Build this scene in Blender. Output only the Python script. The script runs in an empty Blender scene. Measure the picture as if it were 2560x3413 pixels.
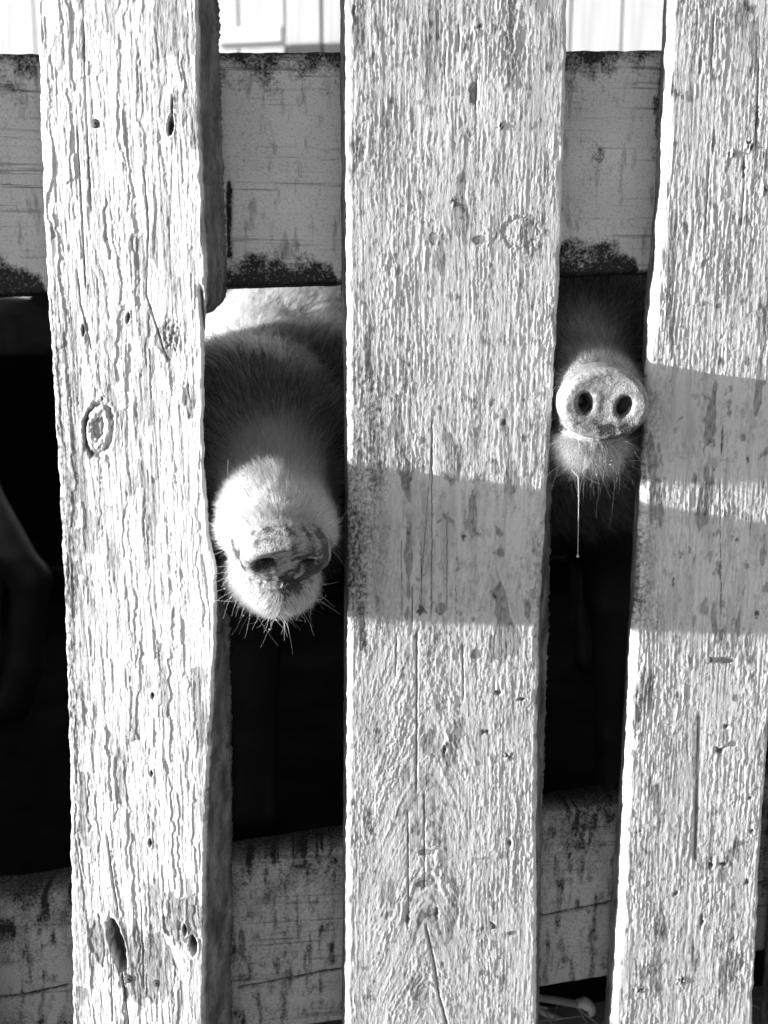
import bpy, math, random
import numpy as np
rng = np.random.default_rng(7)
random.seed(7)
S = bpy.context.scene
COL = S.collection
R = math.radians
# ------------------------------------------------------------------ camera
F = 3200.0                                    # focal length in pixels of the 2560 x 3413 photograph
PITCH, YAW = R(9.5), R(5.9)
CAM = np.array([0.0, -0.80, 0.70])
cam_d = bpy.data.cameras.new('camera')
cam = bpy.data.objects.new('camera', cam_d); COL.objects.link(cam)
cam.location = CAM
cam.rotation_euler = (R(90) - PITCH, 0, -YAW)
cam_d.sensor_fit = 'VERTICAL'; cam_d.sensor_height = 36; cam_d.lens = 36 * F / 3413
cam_d.clip_start = 0.02; cam_d.clip_end = 1500
cam_d.dof.use_dof = True; cam_d.dof.focus_distance = 0.78; cam_d.dof.aperture_fstop = 6.5
S.camera = cam
# ------------------------------------------------------------------ sky, sun, exposure
SUN_GRAZE, SUN_EL = R(6.9), R(5.5)           # low sun raking along the fence from the left
world = bpy.data.worlds.new('World'); S.world = world; world.use_nodes = True
nt = world.node_tree
sky = nt.nodes.new('ShaderNodeTexSky'); sky.sky_type = 'NISHITA'; sky.sun_disc = False
sky.sun_elevation = SUN_EL; sky.sun_rotation = R(270) - SUN_GRAZE
bw = nt.nodes.new('ShaderNodeRGBToBW')        # black-and-white photograph: the sky is grey
nt.links.new(sky.outputs[0], bw.inputs[0])
nt.links.new(bw.outputs[0], nt.nodes['Background'].inputs[0])
nt.nodes['Background'].inputs[1].default_value = 0.142
sl = bpy.data.lights.new('sun', 'SUN'); sl.energy = 5.0; sl.angle = R(0.5); sl.color = (1, 1, 1)
sun = bpy.data.objects.new('sun', sl); COL.objects.link(sun)
to_sun = np.array([-math.cos(SUN_EL) * math.cos(SUN_GRAZE), -math.cos(SUN_EL) * math.sin(SUN_GRAZE), math.sin(SUN_EL)])
from mathutils import Vector
sun.rotation_euler = Vector(to_sun).to_track_quat('Z', 'Y').to_euler()
sun.location = (-6, -2, 3)
S.view_settings.view_transform = 'Standard'; S.view_settings.look = 'None'
S.view_settings.exposure = 1.17; S.view_settings.gamma = 1.0; S.view_settings.use_curve_mapping = False
S.render.engine = 'CYCLES'
S.cycles.max_bounces = 6; S.cycles.diffuse_bounces = 4

# ------------------------------------------------------------------ helpers
def at(px, py, Y):
    """the point at depth Y that the photograph shows at pixel (px, py)"""
    dx, dy = (px - 1280) / F, (1706.5 - py) / F
    cp, sp = math.cos(PITCH), math.sin(PITCH)
    f = cp + dy * sp                          # forward, before yaw
    u = -sp + dy * cp
    cy, sy = math.cos(YAW), math.sin(YAW)
    X = dx * cy + f * sy; Yd = -dx * sy + f * cy
    t = (Y - CAM[1]) / Yd
    return np.array([CAM[0] + t * X, Y, CAM[2] + t * u])

def tag(o, label=None, cat=None, group=None, kind=None):
    if label: o['label'] = label
    if cat: o['category'] = cat
    if group: o['group'] = group
    if kind: o['kind'] = kind
    return o

def mesh_from(name, v, f, mat, parent=None, smooth=True):
    """v (n,3), f (m,4) or (m,3) int array, or a list of tuples"""
    me = bpy.data.meshes.new(name)
    if isinstance(f, np.ndarray):
        n, k = f.shape
        me.vertices.add(len(v)); me.vertices.foreach_set('co', np.asarray(v, np.float32).ravel())
        me.loops.add(n * k); me.loops.foreach_set('vertex_index', f.astype(np.int32).ravel())
        me.polygons.add(n); me.polygons.foreach_set('loop_start', np.arange(0, n * k, k, dtype=np.int32))
        me.update(calc_edges=True)
    else:
        me.from_pydata([tuple(p) for p in v], [], f)
    me.polygons.foreach_set('use_smooth', np.full(len(me.polygons), smooth))
    me.validate()
    o = bpy.data.objects.new(name, me); COL.objects.link(o)
    if mat: me.materials.append(mat)
    if parent: o.parent = parent
    return o

def attr(o, name, arr):
    a = o.data.attributes.new(name, 'FLOAT', 'POINT'); a.data.foreach_set('value', np.asarray(arr, np.float32).ravel())

def empty(name, loc=(0, 0, 0)):
    o = bpy.data.objects.new(name, None); COL.objects.link(o); o.location = loc; o.empty_display_size = .1
    return o

def sstep(a, b, x):
    t = np.clip((x - a) / (b - a), 0, 1); return t * t * (3 - 2 * t)

_P = rng.permutation(4096).astype(np.int64)
_G = rng.uniform(-1, 1, (4096, 3)); _G /= np.linalg.norm(_G, axis=1)[:, None]
def noise2(x, y, seed=0):
    """gradient noise, about -0.7..0.7"""
    x = np.asarray(x, float); y = np.asarray(y, float)
    xi, yi = np.floor(x).astype(np.int64), np.floor(y).astype(np.int64)
    xf, yf = x - xi, y - yi
    u, v = xf**3 * (xf * (xf * 6 - 15) + 10), yf**3 * (yf * (yf * 6 - 15) + 10)
    def g(i, j):
        h = _P[(_P[(i + seed * 131) & 4095] + j) & 4095]
        a = h * (2 * math.pi / 4096)
        return np.cos(a) * (xf - (i - xi)) + np.sin(a) * (yf - (j - yi))
    n00, n10, n01, n11 = g(xi, yi), g(xi + 1, yi), g(xi, yi + 1), g(xi + 1, yi + 1)
    return (n00 * (1 - u) + n10 * u) * (1 - v) + (n01 * (1 - u) + n11 * u) * v
def fbm2(x, y, seed=0, o=4, gain=.5):
    s, a = 0, 1
    for k in range(o):
        s = s + a * noise2(x * 2**k, y * 2**k, seed + k * 7); a *= gain
    return s
def noise3(p, seed=0):
    return (noise2(p[:, 0] + .31 * p[:, 2], p[:, 1] - .23 * p[:, 2], seed) + noise2(p[:, 1] + .4 * p[:, 0], p[:, 2] - .3 * p[:, 0], seed + 3)) * .7

# ------------------------------------------------------------------ materials (grey: the photograph is black and white)
def mat_new(name):
    m = bpy.data.materials.new(name); m.use_nodes = True
    t = m.node_tree; b = t.nodes['Principled BSDF']
    return m, t, b
def nd(t, typ, **kw):
    n = t.nodes.new(typ)
    for k, v in kw.items(): setattr(n, k, v)
    return n
def noise_n(t, scale, vec_scale=(1, 1, 1), detail=6, rough=.6, coord='Object'):
    tc = nd(t, 'ShaderNodeTexCoord'); mp = nd(t, 'ShaderNodeMapping'); mp.inputs['Scale'].default_value = vec_scale
    t.links.new(tc.outputs[coord], mp.inputs[0])
    n = nd(t, 'ShaderNodeTexNoise'); n.inputs['Scale'].default_value = scale
    n.inputs['Detail'].default_value = detail; n.inputs['Roughness'].default_value = rough
    t.links.new(mp.outputs[0], n.inputs['Vector']); return n
def ramp(t, src, stops):
    r = nd(t, 'ShaderNodeValToRGB'); e = r.color_ramp.elements
    while len(e) < len(stops): e.new(0.5)
    for el, (p, c) in zip(e, stops): el.position = p; el.color = (c, c, c, 1)
    t.links.new(src, r.inputs[0]); return r.outputs[0]
def mixc(t, fac, a, b, mode='MIX'):
    m = nd(t, 'ShaderNodeMix', data_type='RGBA', blend_type=mode)
    for sock, val in ((m.inputs[0], fac), (m.inputs[6], a), (m.inputs[7], b)):
        if hasattr(val, 'links') or hasattr(val, 'is_linked'): t.links.new(val, sock)
        elif sock == m.inputs[0]: sock.default_value = val
        else: sock.default_value = (val, val, val, 1)
    return m.outputs[2]
def bump(t, b, height, strength, dist):
    bp = nd(t, 'ShaderNodeBump'); bp.inputs['Strength'].default_value = strength; bp.inputs['Distance'].default_value = dist
    t.links.new(height, bp.inputs['Height']); t.links.new(bp.outputs[0], b.inputs['Normal']); return bp
def attr_n(t, name):
    a = nd(t, 'ShaderNodeAttribute'); a.attribute_name = name; return a.outputs['Fac']

def plank_material(name, paint, bare):
    m, t, b = mat_new(name)
    n1 = noise_n(t, 90, (1, 1, .08)); n2 = noise_n(t, 700, (1, 1, .12), 3); n3 = noise_n(t, 14, (1, 1, .5))
    n4 = noise_n(t, 1300, (1, 1, .4), 3); n5 = noise_n(t, 70, (1, 1, .14), 8, .7); n6 = noise_n(t, 26, (1, 1, .35), 8, .68); n7 = noise_n(t, 240, (1, 1, .5), 6, .7)
    cp = mixc(t, ramp(t, n3.outputs[0], [(.35, 0), (.7, 1)]), paint * .9, paint)
    cp = mixc(t, ramp(t, n5.outputs[0], [(.49, 0), (.56, .5), (.7, .9)]), cp, paint * .6)      # thin, greyed paint in streaks
    cp = mixc(t, ramp(t, n7.outputs[0], [(.28, .8), (.36, 0)]), cp, paint * .35)                 # specks of grime
    cp = mixc(t, ramp(t, n4.outputs[0], [(.3, .55), (.42, 0)]), cp, paint * .55)
    cb = mixc(t, ramp(t, n2.outputs[0], [(.3, 0), (.7, 1)]), bare * .55, bare * 1.15)
    cb = mixc(t, ramp(t, n7.outputs[0], [(.36, .8), (.5, 0)]), cb, bare * .3)
    edge = nd(t, 'ShaderNodeMath', operation='MULTIPLY_ADD'); t.links.new(n6.outputs[0], edge.inputs[0]); edge.inputs[1].default_value = 1.1; edge.inputs[2].default_value = -.55
    sm = nd(t, 'ShaderNodeMath', operation='ADD'); t.links.new(edge.outputs[0], sm.inputs[0]); t.links.new(attr_n(t, 'bare'), sm.inputs[1])
    c = mixc(t, ramp(t, sm.outputs[0], [(.22, 0), (.30, .8), (.6, 1)]), cp, cb)
    c = mixc(t, attr_n(t, 'dirt_shade'), c, .018)
    t.links.new(c, b.inputs['Base Color']); b.inputs['Roughness'].default_value = .6; b.inputs['Specular IOR Level'].default_value = .35
    add = nd(t, 'ShaderNodeMath', operation='ADD'); t.links.new(n1.outputs[0], add.inputs[0]); t.links.new(n2.outputs[0], add.inputs[1])
    ad2 = nd(t, 'ShaderNodeMath', operation='ADD'); t.links.new(add.outputs[0], ad2.inputs[0]); t.links.new(n4.outputs[0], ad2.inputs[1])
    bump(t, b, ad2.outputs[0], .45, .0008)
    return m
M_P1 = plank_material('old_white_paint_flaking', .86, .46)
M_P2 = plank_material('old_white_paint_blistered', .84, .47)

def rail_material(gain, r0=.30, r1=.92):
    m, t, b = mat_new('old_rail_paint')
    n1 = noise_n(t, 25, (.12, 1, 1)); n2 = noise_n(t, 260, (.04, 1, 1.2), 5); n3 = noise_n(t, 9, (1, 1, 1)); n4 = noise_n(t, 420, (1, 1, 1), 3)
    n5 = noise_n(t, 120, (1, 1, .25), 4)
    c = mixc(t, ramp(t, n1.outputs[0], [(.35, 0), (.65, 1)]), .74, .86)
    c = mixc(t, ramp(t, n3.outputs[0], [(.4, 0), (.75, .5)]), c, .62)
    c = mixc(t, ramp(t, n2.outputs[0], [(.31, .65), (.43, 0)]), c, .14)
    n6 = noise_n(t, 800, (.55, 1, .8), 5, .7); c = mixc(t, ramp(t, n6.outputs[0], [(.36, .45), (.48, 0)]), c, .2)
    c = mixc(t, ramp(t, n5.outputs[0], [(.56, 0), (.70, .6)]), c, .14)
    d = attr_n(t, 'dirt_shade')
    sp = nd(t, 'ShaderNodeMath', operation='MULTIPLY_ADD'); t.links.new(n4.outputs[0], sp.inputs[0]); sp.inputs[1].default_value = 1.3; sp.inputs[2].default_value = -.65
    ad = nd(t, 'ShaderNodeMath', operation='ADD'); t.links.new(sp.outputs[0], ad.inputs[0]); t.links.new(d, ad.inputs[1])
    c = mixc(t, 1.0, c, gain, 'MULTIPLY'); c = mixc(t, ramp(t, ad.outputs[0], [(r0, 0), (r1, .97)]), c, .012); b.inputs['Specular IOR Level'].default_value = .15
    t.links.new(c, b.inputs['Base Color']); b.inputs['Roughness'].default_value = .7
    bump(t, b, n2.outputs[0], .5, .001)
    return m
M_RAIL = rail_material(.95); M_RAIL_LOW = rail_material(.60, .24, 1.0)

def simple(name, c0, c1, scale, vs=(1, 1, 1), rough=.8, bs=.4, bd=.004, spec=.5):
    m, t, b = mat_new(name); n = noise_n(t, scale, vs)
    t.links.new(ramp(t, n.outputs[0], [(.3, c0), (.7, c1)]), b.inputs['Base Color'])
    b.inputs['Roughness'].default_value = rough; b.inputs['Specular IOR Level'].default_value = spec
    if bs: bump(t, b, n.outputs[0], bs, bd)
    return m
M_GROUND = simple('dry_trodden_earth', .17, .30, 3)
M_MUD = simple('dark_wet_mud', .008, .028, 6, spec=.05, bd=.02, rough=1)
M_STRAW = simple('old_straw', .16, .34, 30, bs=0)
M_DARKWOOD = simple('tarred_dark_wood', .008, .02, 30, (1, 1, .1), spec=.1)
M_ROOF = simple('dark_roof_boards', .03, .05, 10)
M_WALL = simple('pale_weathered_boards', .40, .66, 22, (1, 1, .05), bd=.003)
M_WHITE = simple('white_limewash', .74, .80, 8)
M_STICK = simple('dry_stick', .22, .36, 120, (.2, 1, 1))
M_PITH = simple('pale_broken_wood', .60, .78, 300, (.1, 1, 1))
M_NAIL = simple('rusty_nail', .06, .22, 400, bd=.0004)
M_HOOF = simple('horn', .05, .10, 60)

def skin_material():
    m, t, b = mat_new('pig_skin')
    n1 = noise_n(t, 40); n2 = noise_n(t, 700, detail=4); n3 = noise_n(t, 300, detail=5)
    c = mixc(t, ramp(t, n1.outputs[0], [(.35, 0), (.7, 1)]), .09, .15)
    c = mixc(t, attr_n(t, 'pale'), c, .62)  # base skin kept dark for shade; sunlit areas painted paler
    c = mixc(t, attr_n(t, 'nose'), c, mixc(t, ramp(t, n3.outputs[0], [(.38, 0), (.6, 1)]), .24, .45))
    d = attr_n(t, 'dirt_shade')
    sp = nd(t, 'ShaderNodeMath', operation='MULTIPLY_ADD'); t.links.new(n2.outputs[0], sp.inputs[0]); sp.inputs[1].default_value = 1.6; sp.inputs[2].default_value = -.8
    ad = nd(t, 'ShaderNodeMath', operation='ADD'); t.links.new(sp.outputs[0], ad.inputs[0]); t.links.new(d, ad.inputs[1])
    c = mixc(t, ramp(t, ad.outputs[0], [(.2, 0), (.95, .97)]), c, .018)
    t.links.new(c, b.inputs['Base Color'])
    b.inputs['Roughness'].default_value = .48
    b.inputs['Subsurface Weight'].default_value = .15; b.inputs['Subsurface Radius'].default_value = (.006, .006, .006); b.inputs['Subsurface Scale'].default_value = 1
    add = nd(t, 'ShaderNodeMath', operation='ADD'); t.links.new(n2.outputs[0], add.inputs[0]); t.links.new(n3.outputs[0], add.inputs[1])
    bp = bump(t, b, add.outputs[0], .8, .0012)
    hm = nd(t, 'ShaderNodeMath', operation='MULTIPLY_ADD'); t.links.new(attr_n(t, 'head'), hm.inputs[0]); hm.inputs[1].default_value = .72; hm.inputs[2].default_value = .08; t.links.new(hm.outputs[0], bp.inputs['Strength'])
    return m
M_SKIN = skin_material()
def hair_material(name, c0, c1, c2):
    m = bpy.data.materials.new(name); m.use_nodes = True; t = m.node_tree
    t.nodes.remove(t.nodes['Principled BSDF'])
    h = nd(t, 'ShaderNodeBsdfHairPrincipled'); h.parametrization = 'COLOR'; h.inputs['Color'].default_value = (.34, .34, .34, 1)
    hi = nd(t, 'ShaderNodeHairInfo'); t.links.new(ramp(t, hi.outputs['Random'], [(0, c0), (.5, c1), (1, c2)]), h.inputs['Color']); h.inputs['Roughness'].default_value = .35; h.inputs['Radial Roughness'].default_value = .4
    t.links.new(h.outputs[0], t.nodes['Material Output'].inputs[0]); return m
M_HAIR_SHADED = hair_material('shaded_bristle', .025, .10, .5); M_HAIR_MIX = hair_material('wet_bristle', .03, .22, .62); M_HAIR_PALE = hair_material('pale_bristle', .16, .36, .6)  # dark copy painted for shaded fur, pale copy for sunlit fur
def gloss(name, c, rough):
    m, t, b = mat_new(name); b.inputs['Base Color'].default_value = (c, c, c, 1); b.inputs['Roughness'].default_value = rough; return m
M_EYE = gloss('eye', .012, .08)
m, t, b = mat_new('saliva'); b.inputs['Base Color'].default_value = (.85, .85, .85, 1); b.inputs['Transmission Weight'].default_value = .6; b.inputs['Roughness'].default_value = .08; M_DROOL = m

# ------------------------------------------------------------------ the ground
def sheet(name, x0, x1, y0, y1, z, mat, nx=1, ny=1, amp=0):
    xs, ys = np.linspace(x0, x1, nx + 1), np.linspace(y0, y1, ny + 1)
    X, Y = np.meshgrid(xs, ys, indexing='ij')
    Z = np.full(X.shape, z) + (amp * fbm2(X * 3, Y * 3, 5) if amp else 0)
    v = np.stack([X, Y, Z], -1).reshape(-1, 3)
    i = np.arange(nx)[:, None] * (ny + 1) + np.arange(ny)[None]
    f = np.stack([i, i + ny + 1, i + ny + 2, i + 1], -1).reshape(-1, 4)
    return mesh_from(name, v, f, mat)
tag(sheet('ground', -400, 400, -400, 400, -.05, M_GROUND), kind='structure')
tag(sheet('pen_mud', -5.5, 4.5, .1, 4.2, .01, M_MUD, 160, 80, .03), kind='structure')

# ------------------------------------------------------------------ the fence
fence = empty('wooden_fence', (0, 0, 0))
tag(fence, 'weathered white paling fence with two pigs pushing their snouts between its planks', 'fence')
Z0, Z1 = .02, 1.075                             # foot and top of the planks

def poly_x(pts, Y):
    w = np.array([at(px, py, Y) for px, py in pts]); w = w[np.argsort(w[:, 2])]
    def f(z):
        r = np.interp(z, w[:, 2], w[:, 0])
        s0 = (w[1, 0] - w[0, 0]) / (w[1, 2] - w[0, 2]); s1 = (w[-1, 0] - w[-2, 0]) / (w[-1, 2] - w[-2, 2])
        return r + np.where(z < w[0, 2], (z - w[0, 2]) * s0 * .5, 0) + np.where(z > w[-1, 2], (z - w[-1, 2]) * s1 * .5, 0)
    return f

def make_plank(left, right, yl, yr, bl, br, thick, relief, mat, nu, nv, bev=(.004, .004), seed=0):
    """left/right: x(z) of the front edges; bl/br: x(z) of the back edges; yl/yr: depth of the two front edges.
    relief(u01, x, z) -> height (m, towards the viewer), bare, dirt"""
    z = np.concatenate([[Z0], np.linspace(.045, 1.03, nv - 2), [Z1]])
    xl, xr = left(z)[:, None], right(z)[:, None]
    # ragged outline
    wob = lambda s, a: (a * fbm2(z * 60, z * 0 + s, seed + 11, 5, .62))[:, None]
    xl = xl + wob(1.3, .0012); xr = xr + wob(7.7, .0012)
    u = np.linspace(0, 1, nu)
    u = u + .06 * np.sin(2 * math.pi * u) / (2 * math.pi) * -1        # finer towards the edges
    U = np.broadcast_to(u[None], (nv, nu)); Zg = np.broadcast_to(z[:, None], (nv, nu))
    X = xl + U * (xr - xl)
    h, bare, dirt_shade = relief(U, X, Zg)
    dl, dr = X - xl, xr - X
    def edge(d, r):
        k = np.clip(1 - d / r, 0, 1); return r * (1 - np.sqrt(np.clip(1 - k * k, 0, 1)))
    b0 = bev[0] * np.clip(1 + .6 * fbm2(Zg * 28, Zg * 0, seed + 3, 5, .6), .3, 2.2); b1 = bev[1] * np.clip(1 + .7 * fbm2(Zg * 28, Zg * 0 + 9, seed + 4, 5, .6), .3, 2.4)
    Yf = yl + U * (yr - yl) - h * sstep(0, .002, np.minimum(dl, dr)) + edge(dl, b0) + edge(dr, b1)
    ns = 9
    def side(x0, y0, x1, y1, s):
        tt = np.linspace(0, 1, ns + 1)[1:][None]
        xx = x0 + (x1 - x0) * tt; yy = y0 + (y1 - y0) * tt
        r = .0012 * fbm2(np.broadcast_to(z[:, None] * 30, xx.shape), yy * 160, s, 4)
        return xx + r, yy
    XR, YR = side(X[:, -1:], Yf[:, -1:], br(z)[:, None] + wob(3.1, .0011) + (.0016 * fbm2(z * 260, z * 0 + 2.2, seed + 13, 4))[:, None], yr + thick, seed + 21)
    XL, YL = side(X[:, :1], Yf[:, :1], bl(z)[:, None] + 0 * xl, yl + thick, seed + 22)
    XX = np.concatenate([X, XR, XL[:, ::-1]], 1); YY = np.concatenate([Yf, YR, YL[:, ::-1]], 1)
    M = XX.shape[1]
    v = np.stack([XX, YY, np.broadcast_to(z[:, None], XX.shape)], -1).reshape(-1, 3)
    i = np.arange(nv - 1)[:, None] * M; j = np.arange(M)[None]; j2 = (j + 1) % M
    f = np.stack([i + j, i + j2, i + M + j2, i + M + j], -1).reshape(-1, 4)
    # caps
    vc = np.array([v[:M].mean(0), v[-M:].mean(0)]); n = len(v); v = np.concatenate([v, vc])
    jj = np.arange(M); cap0 = np.stack([jj, np.full(M, n), np.full(M, n), (jj + 1) % M], -1)
    o = mesh_from('plank', v, f, mat, fence)
    zs = np.broadcast_to(z[:, None], XR.shape)
    sb = np.clip(.75 + .5 * fbm2(zs * 18, YR * 60, seed + 31), 0, 1); sd = np.clip(.66 + .5 * fbm2(zs * 25, YR * 90, seed + 32), 0, .93)  # plank sides: bare wood, darkened in colour to deepen their shade
    ba = np.concatenate([bare, sb, sb], 1); di = np.concatenate([dirt_shade, sd, sd], 1)
    attr(o, 'bare', np.concatenate([ba.ravel(), [1, 1]])); attr(o, 'dirt_shade', np.concatenate([di.ravel(), [0, 0]]))
    return o

def px2(x, z):
    """world (x,z) on the fence face -> photograph pixels"""
    d = np.stack([x - CAM[0], np.full_like(x, -CAM[1]), z - CAM[2]])
    cy, sy = math.cos(YAW), math.sin(YAW); cp, sp = math.cos(PITCH), math.sin(PITCH)
    r = d[0] * cy - d[1] * sy; f0 = d[0] * sy + d[1] * cy
    f = f0 * cp - d[2] * sp; u = f0 * sp + d[2] * cp
    return 1280 + F * r / f, 1706.5 - F * u / f

def spot(x, z, px, py, rx, ry, rot=0):
    """distance (1 at the rim) to an oval mark whose middle stands where the photograph shows (px, py); radii in mm"""
    c = at(px, py, 0); dx, dz = x - c[0], z - c[2]
    ca, sa = math.cos(R(rot)), math.sin(R(rot))
    a, b = dx * ca + dz * sa, -dx * sa + dz * ca
    return np.hypot(a / (rx * 1e-3), b / (ry * 1e-3))
def crack(x, z, pts, w, seed, wig=.0006):
    """mask of a thin crack along pixel points; w: half width in mm"""
    p = np.array([at(a, b, 0) for a, b in pts]); p = p[np.argsort(p[:, 2])]
    cx = np.interp(z, p[:, 2], p[:, 0]) + wig * fbm2(z * 90, z * 0 + seed, seed, 3)
    inside = sstep(p[0, 2] - .004, p[0, 2] + .004, z) * (1 - sstep(p[-1, 2] - .004, p[-1, 2] + .004, z))
    return np.exp(-((x - cx) / (w * 1e-3))**2) * inside

def flakes(x, z, cw, ch, seed, warp):
    """upright flakes of old paint: id-noise per cell, distance to the cell's left and right borders"""
    xw = x + warp * fbm2(x * 14, z * 9, seed, 4) + warp * .35 * fbm2(x * 60, z * 70, seed + 1, 3)
    col = np.floor(xw / cw); seg = np.floor(z / (ch * .33) + col * .37 + .35 * fbm2(x * 40, z * 20, seed + 4, 2))
    jit = np.modf(np.sin(seg * 91.7 + col * 47.3 + seed) * 9631.77)[0]
    a = xw / cw + .32 * jit; col = np.floor(a); fr = a - col
    off = noise2(col * 1.7 + .5, col * 0 + seed + .3, seed + 5) * 4
    zw = z + .006 * fbm2(x * 80, z * 30, seed + 2, 2)
    b = zw / ch + off; row = np.floor(b); fz = b - row
    hsh = np.abs(np.modf(np.sin(col * 127.1 + row * 311.7 + seed) * 43758.5453)[0])
    hs2 = np.abs(np.modf(np.sin(col * 269.5 + row * 183.3 + seed) * 24634.63)[0])
    return fr, fz, hsh, hs2

def relief_flaking(U, x, z):
    ix, iy = px2(x, z)
    xs = x + .10 * (z - .6) * .12                     # the grain leans a little
    h = np.zeros_like(x); bare = np.zeros_like(x)
    # two generations of long flakes, each a step that rises from left to right and breaks off
    for cw, ch, amp, sd, wp in ((.0145, .15, .00078, 3, .0075), (.0070, .07, .00042, 9, .004), (.0034, .030, .00024, 17, .0022), (.0019, .016, .00016, 23, .0015)):
        fr, fz, a, b = flakes(xs, z, cw, ch, sd, wp)
        prof = sstep(0, .10, fr) * (.35 + .65 * fr) * (1 - sstep(.965, 1, fr))
        present = sstep(.22, .3, a)
        h += amp * prof * (.15 + 1.2 * b) * present * (1 - .6 * sstep(.95, 1, fz))
        if cw > .004: bare = np.maximum(bare, (1 - present) * .38 * (.4 + .6 * b))
    h += .00030 * fbm2(xs * 420, z * 13, 41, 3) + .00016 * fbm2(xs * 1000, z * 30, 42, 2)
    h += .00045 * fbm2(x * 190, z * 120, 44, 3) * sstep(-.1, .3, fbm2(x * 18, z * 9, 45, 2))
    dirt_shade = .5 * sstep(.2, .6, fbm2(xs * 520, z * 9, 43, 3)) * sstep(-.3, .3, fbm2(x * 30, z * 6, 46, 3))
    # darker blotches along the left edge
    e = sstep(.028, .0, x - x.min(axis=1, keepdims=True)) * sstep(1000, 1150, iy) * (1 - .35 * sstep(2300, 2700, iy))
    dirt_shade = np.maximum(dirt_shade, e * np.clip(.45 + .9 * fbm2(x * 340, z * 160, 51, 5, .7) + .4 * fbm2(x * 60, z * 25, 52, 3), 0, .97))
    # bare worn patches
    for (px, py, rx, ry) in ((640, 1330, 5, 14), (690, 740, 4, 20), (560, 1130, 10, 14), (480, 3220, 30, 40), (330, 3150, 10, 22), (610, 3050, 20, 25)):
        d = spot(x, z, px, py, rx, ry) + .5 * fbm2(x * 150, z * 60, 61, 3)
        k = 1 - sstep(.8, 1.05, d); bare = np.maximum(bare, k * .8); h -= .0006 * k
    # big knot with a split ring
    d = spot(x, z, 325, 1432, 11.5, 20, -12); n = .16 * fbm2(x * 160, z * 160, 71, 4) + .22 * noise2(x * 55, z * 40, 73); dk = d + n
    ring = np.exp(-((dk - 1) / .12)**2); h -= .0030 * ring * np.clip(.75 + 1.2 * fbm2(x * 130, z * 110, 77, 3), .1, 1.4); c_ = at(325, 1432, 0); dirt_shade = np.maximum(dirt_shade, np.clip(1.0 * ring * (.55 + 55 * (c_[0] - x)), 0, .9))
    core = 1 - sstep(.35, .55, dk); h -= .0015 * core; bare = np.maximum(bare, core * .7); h += .001 * np.exp(-((dk - .75) / .15)**2)
    h += .0009 * (1 - sstep(.9, 1, dk)) * fbm2(x * 350, z * 350, 72, 3)
    h += .0005 * np.exp(-((dk - 1.25) / .12)**2) * (1 + fbm2(x * 120, z * 90, 74, 3))
    # rough rosette
    d = spot(x, z, 575, 1120, 10, 16) + .4 * fbm2(x * 220, z * 220, 75, 3); k = 1 - sstep(.5, 1.1, d)
    h += .0016 * k * fbm2(x * 420, z * 300, 76, 3)
    # holes
    for (px, py, rx, ry, rot, dp) in ((570, 422, 2.7, 7.2, -6, .012), (388, 3165, 6.4, 27, 10, .014), (647, 3140, 3.6, 10, 4, .013),
                                       (618, 3090, 2, 6, 0, .004), (425, 1060, 1.6, 4.5, -10, .003), (270, 1100, 1.2, 5, 0, .003), (336, 1330, 1, 2, 0, .001),
                                       (575, 370, 1.0, 12, -3, .003), (508, 2320, 1.6, 3, 0, .004), (500, 2810, 1.5, 4, 0, .004), (505, 2580, 1.2, 3, 0, .003)):
        d = spot(x, z, px, py, rx, ry, rot) + .22 * fbm2(x * 200, z * 90, int(px), 3)
        k = 1 - sstep(.75, 1.08, d); h = h * (1 - k) - dp * k; dirt_shade = np.maximum(dirt_shade, .9 * (1 - sstep(.7, .95, d)))
        h += .0006 * np.exp(-((d - 1.25) / .2)**2)
    for pts, w, dp in (([(352, 2800), (375, 2960), (392, 3060)], .7, .004), ([(405, 3260), (425, 3413), (428, 3500)], .8, .004), ([(470, 3010), (480, 3300)], .5, .002),
                       ([(672, 960), (680, 1050), (688, 1110)], 2.2, .006), ([(250, 900), (262, 1010), (300, 1160)], .5, .002), ([(360, 3050), (372, 3413)], .5, .0025),
                       ([(480, 560), (496, 760), (488, 980), (560, 1200)], .6, .0016), ([(272, 60), (283, 400), (300, 700)], .6, .0016), ([(250, 420), (270, 760), (280, 960)], .6, .0018)):
        k = crack(x, z, pts, w * .75, int(pts[0][0])); h -= dp * k; dirt_shade = np.maximum(dirt_shade, .8 * sstep(.4, .9, k))
    return h, np.clip(bare, 0, 1), np.clip(dirt_shade, 0, 1)

def blisters(a, b, fa, fb, seed, lo, hi):
    """worm-shaped blisters of paint drawn out along the grain"""
    w = fbm2(a * fa * .4, b * fb * .9, seed + 5, 3) * .7; w2 = fbm2(a * fa * .6, b * fb * .5, seed + 55, 3) * 1.1
    n = noise2(a * fa + w, b * fb + w2, seed); n2 = noise2(a * fa * 1.9 - w, b * fb * 2.3 + 1.7 * w2, seed + 2)
    r = 1 - np.abs(n * 1.25 + .45 * n2) * 2.1
    return sstep(lo, hi, r) * (.55 + .45 * sstep(.1, 1.0, r))

def blobs(a, b, fa, fb, seed, lo=-.05, hi=.4):
    """small raised scabs of paint, a little longer than wide"""
    w = fbm2(a * fa * .5, b * fb * .6, seed + 5, 2) * .35
    n = noise2(a * fa + w, b * fb - w, seed) + .45 * noise2(a * fa * 2.1, b * fb * 1.9, seed + 2)
    return sstep(lo, hi, n) * (.6 + .4 * sstep(.1, .8, n))

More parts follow.
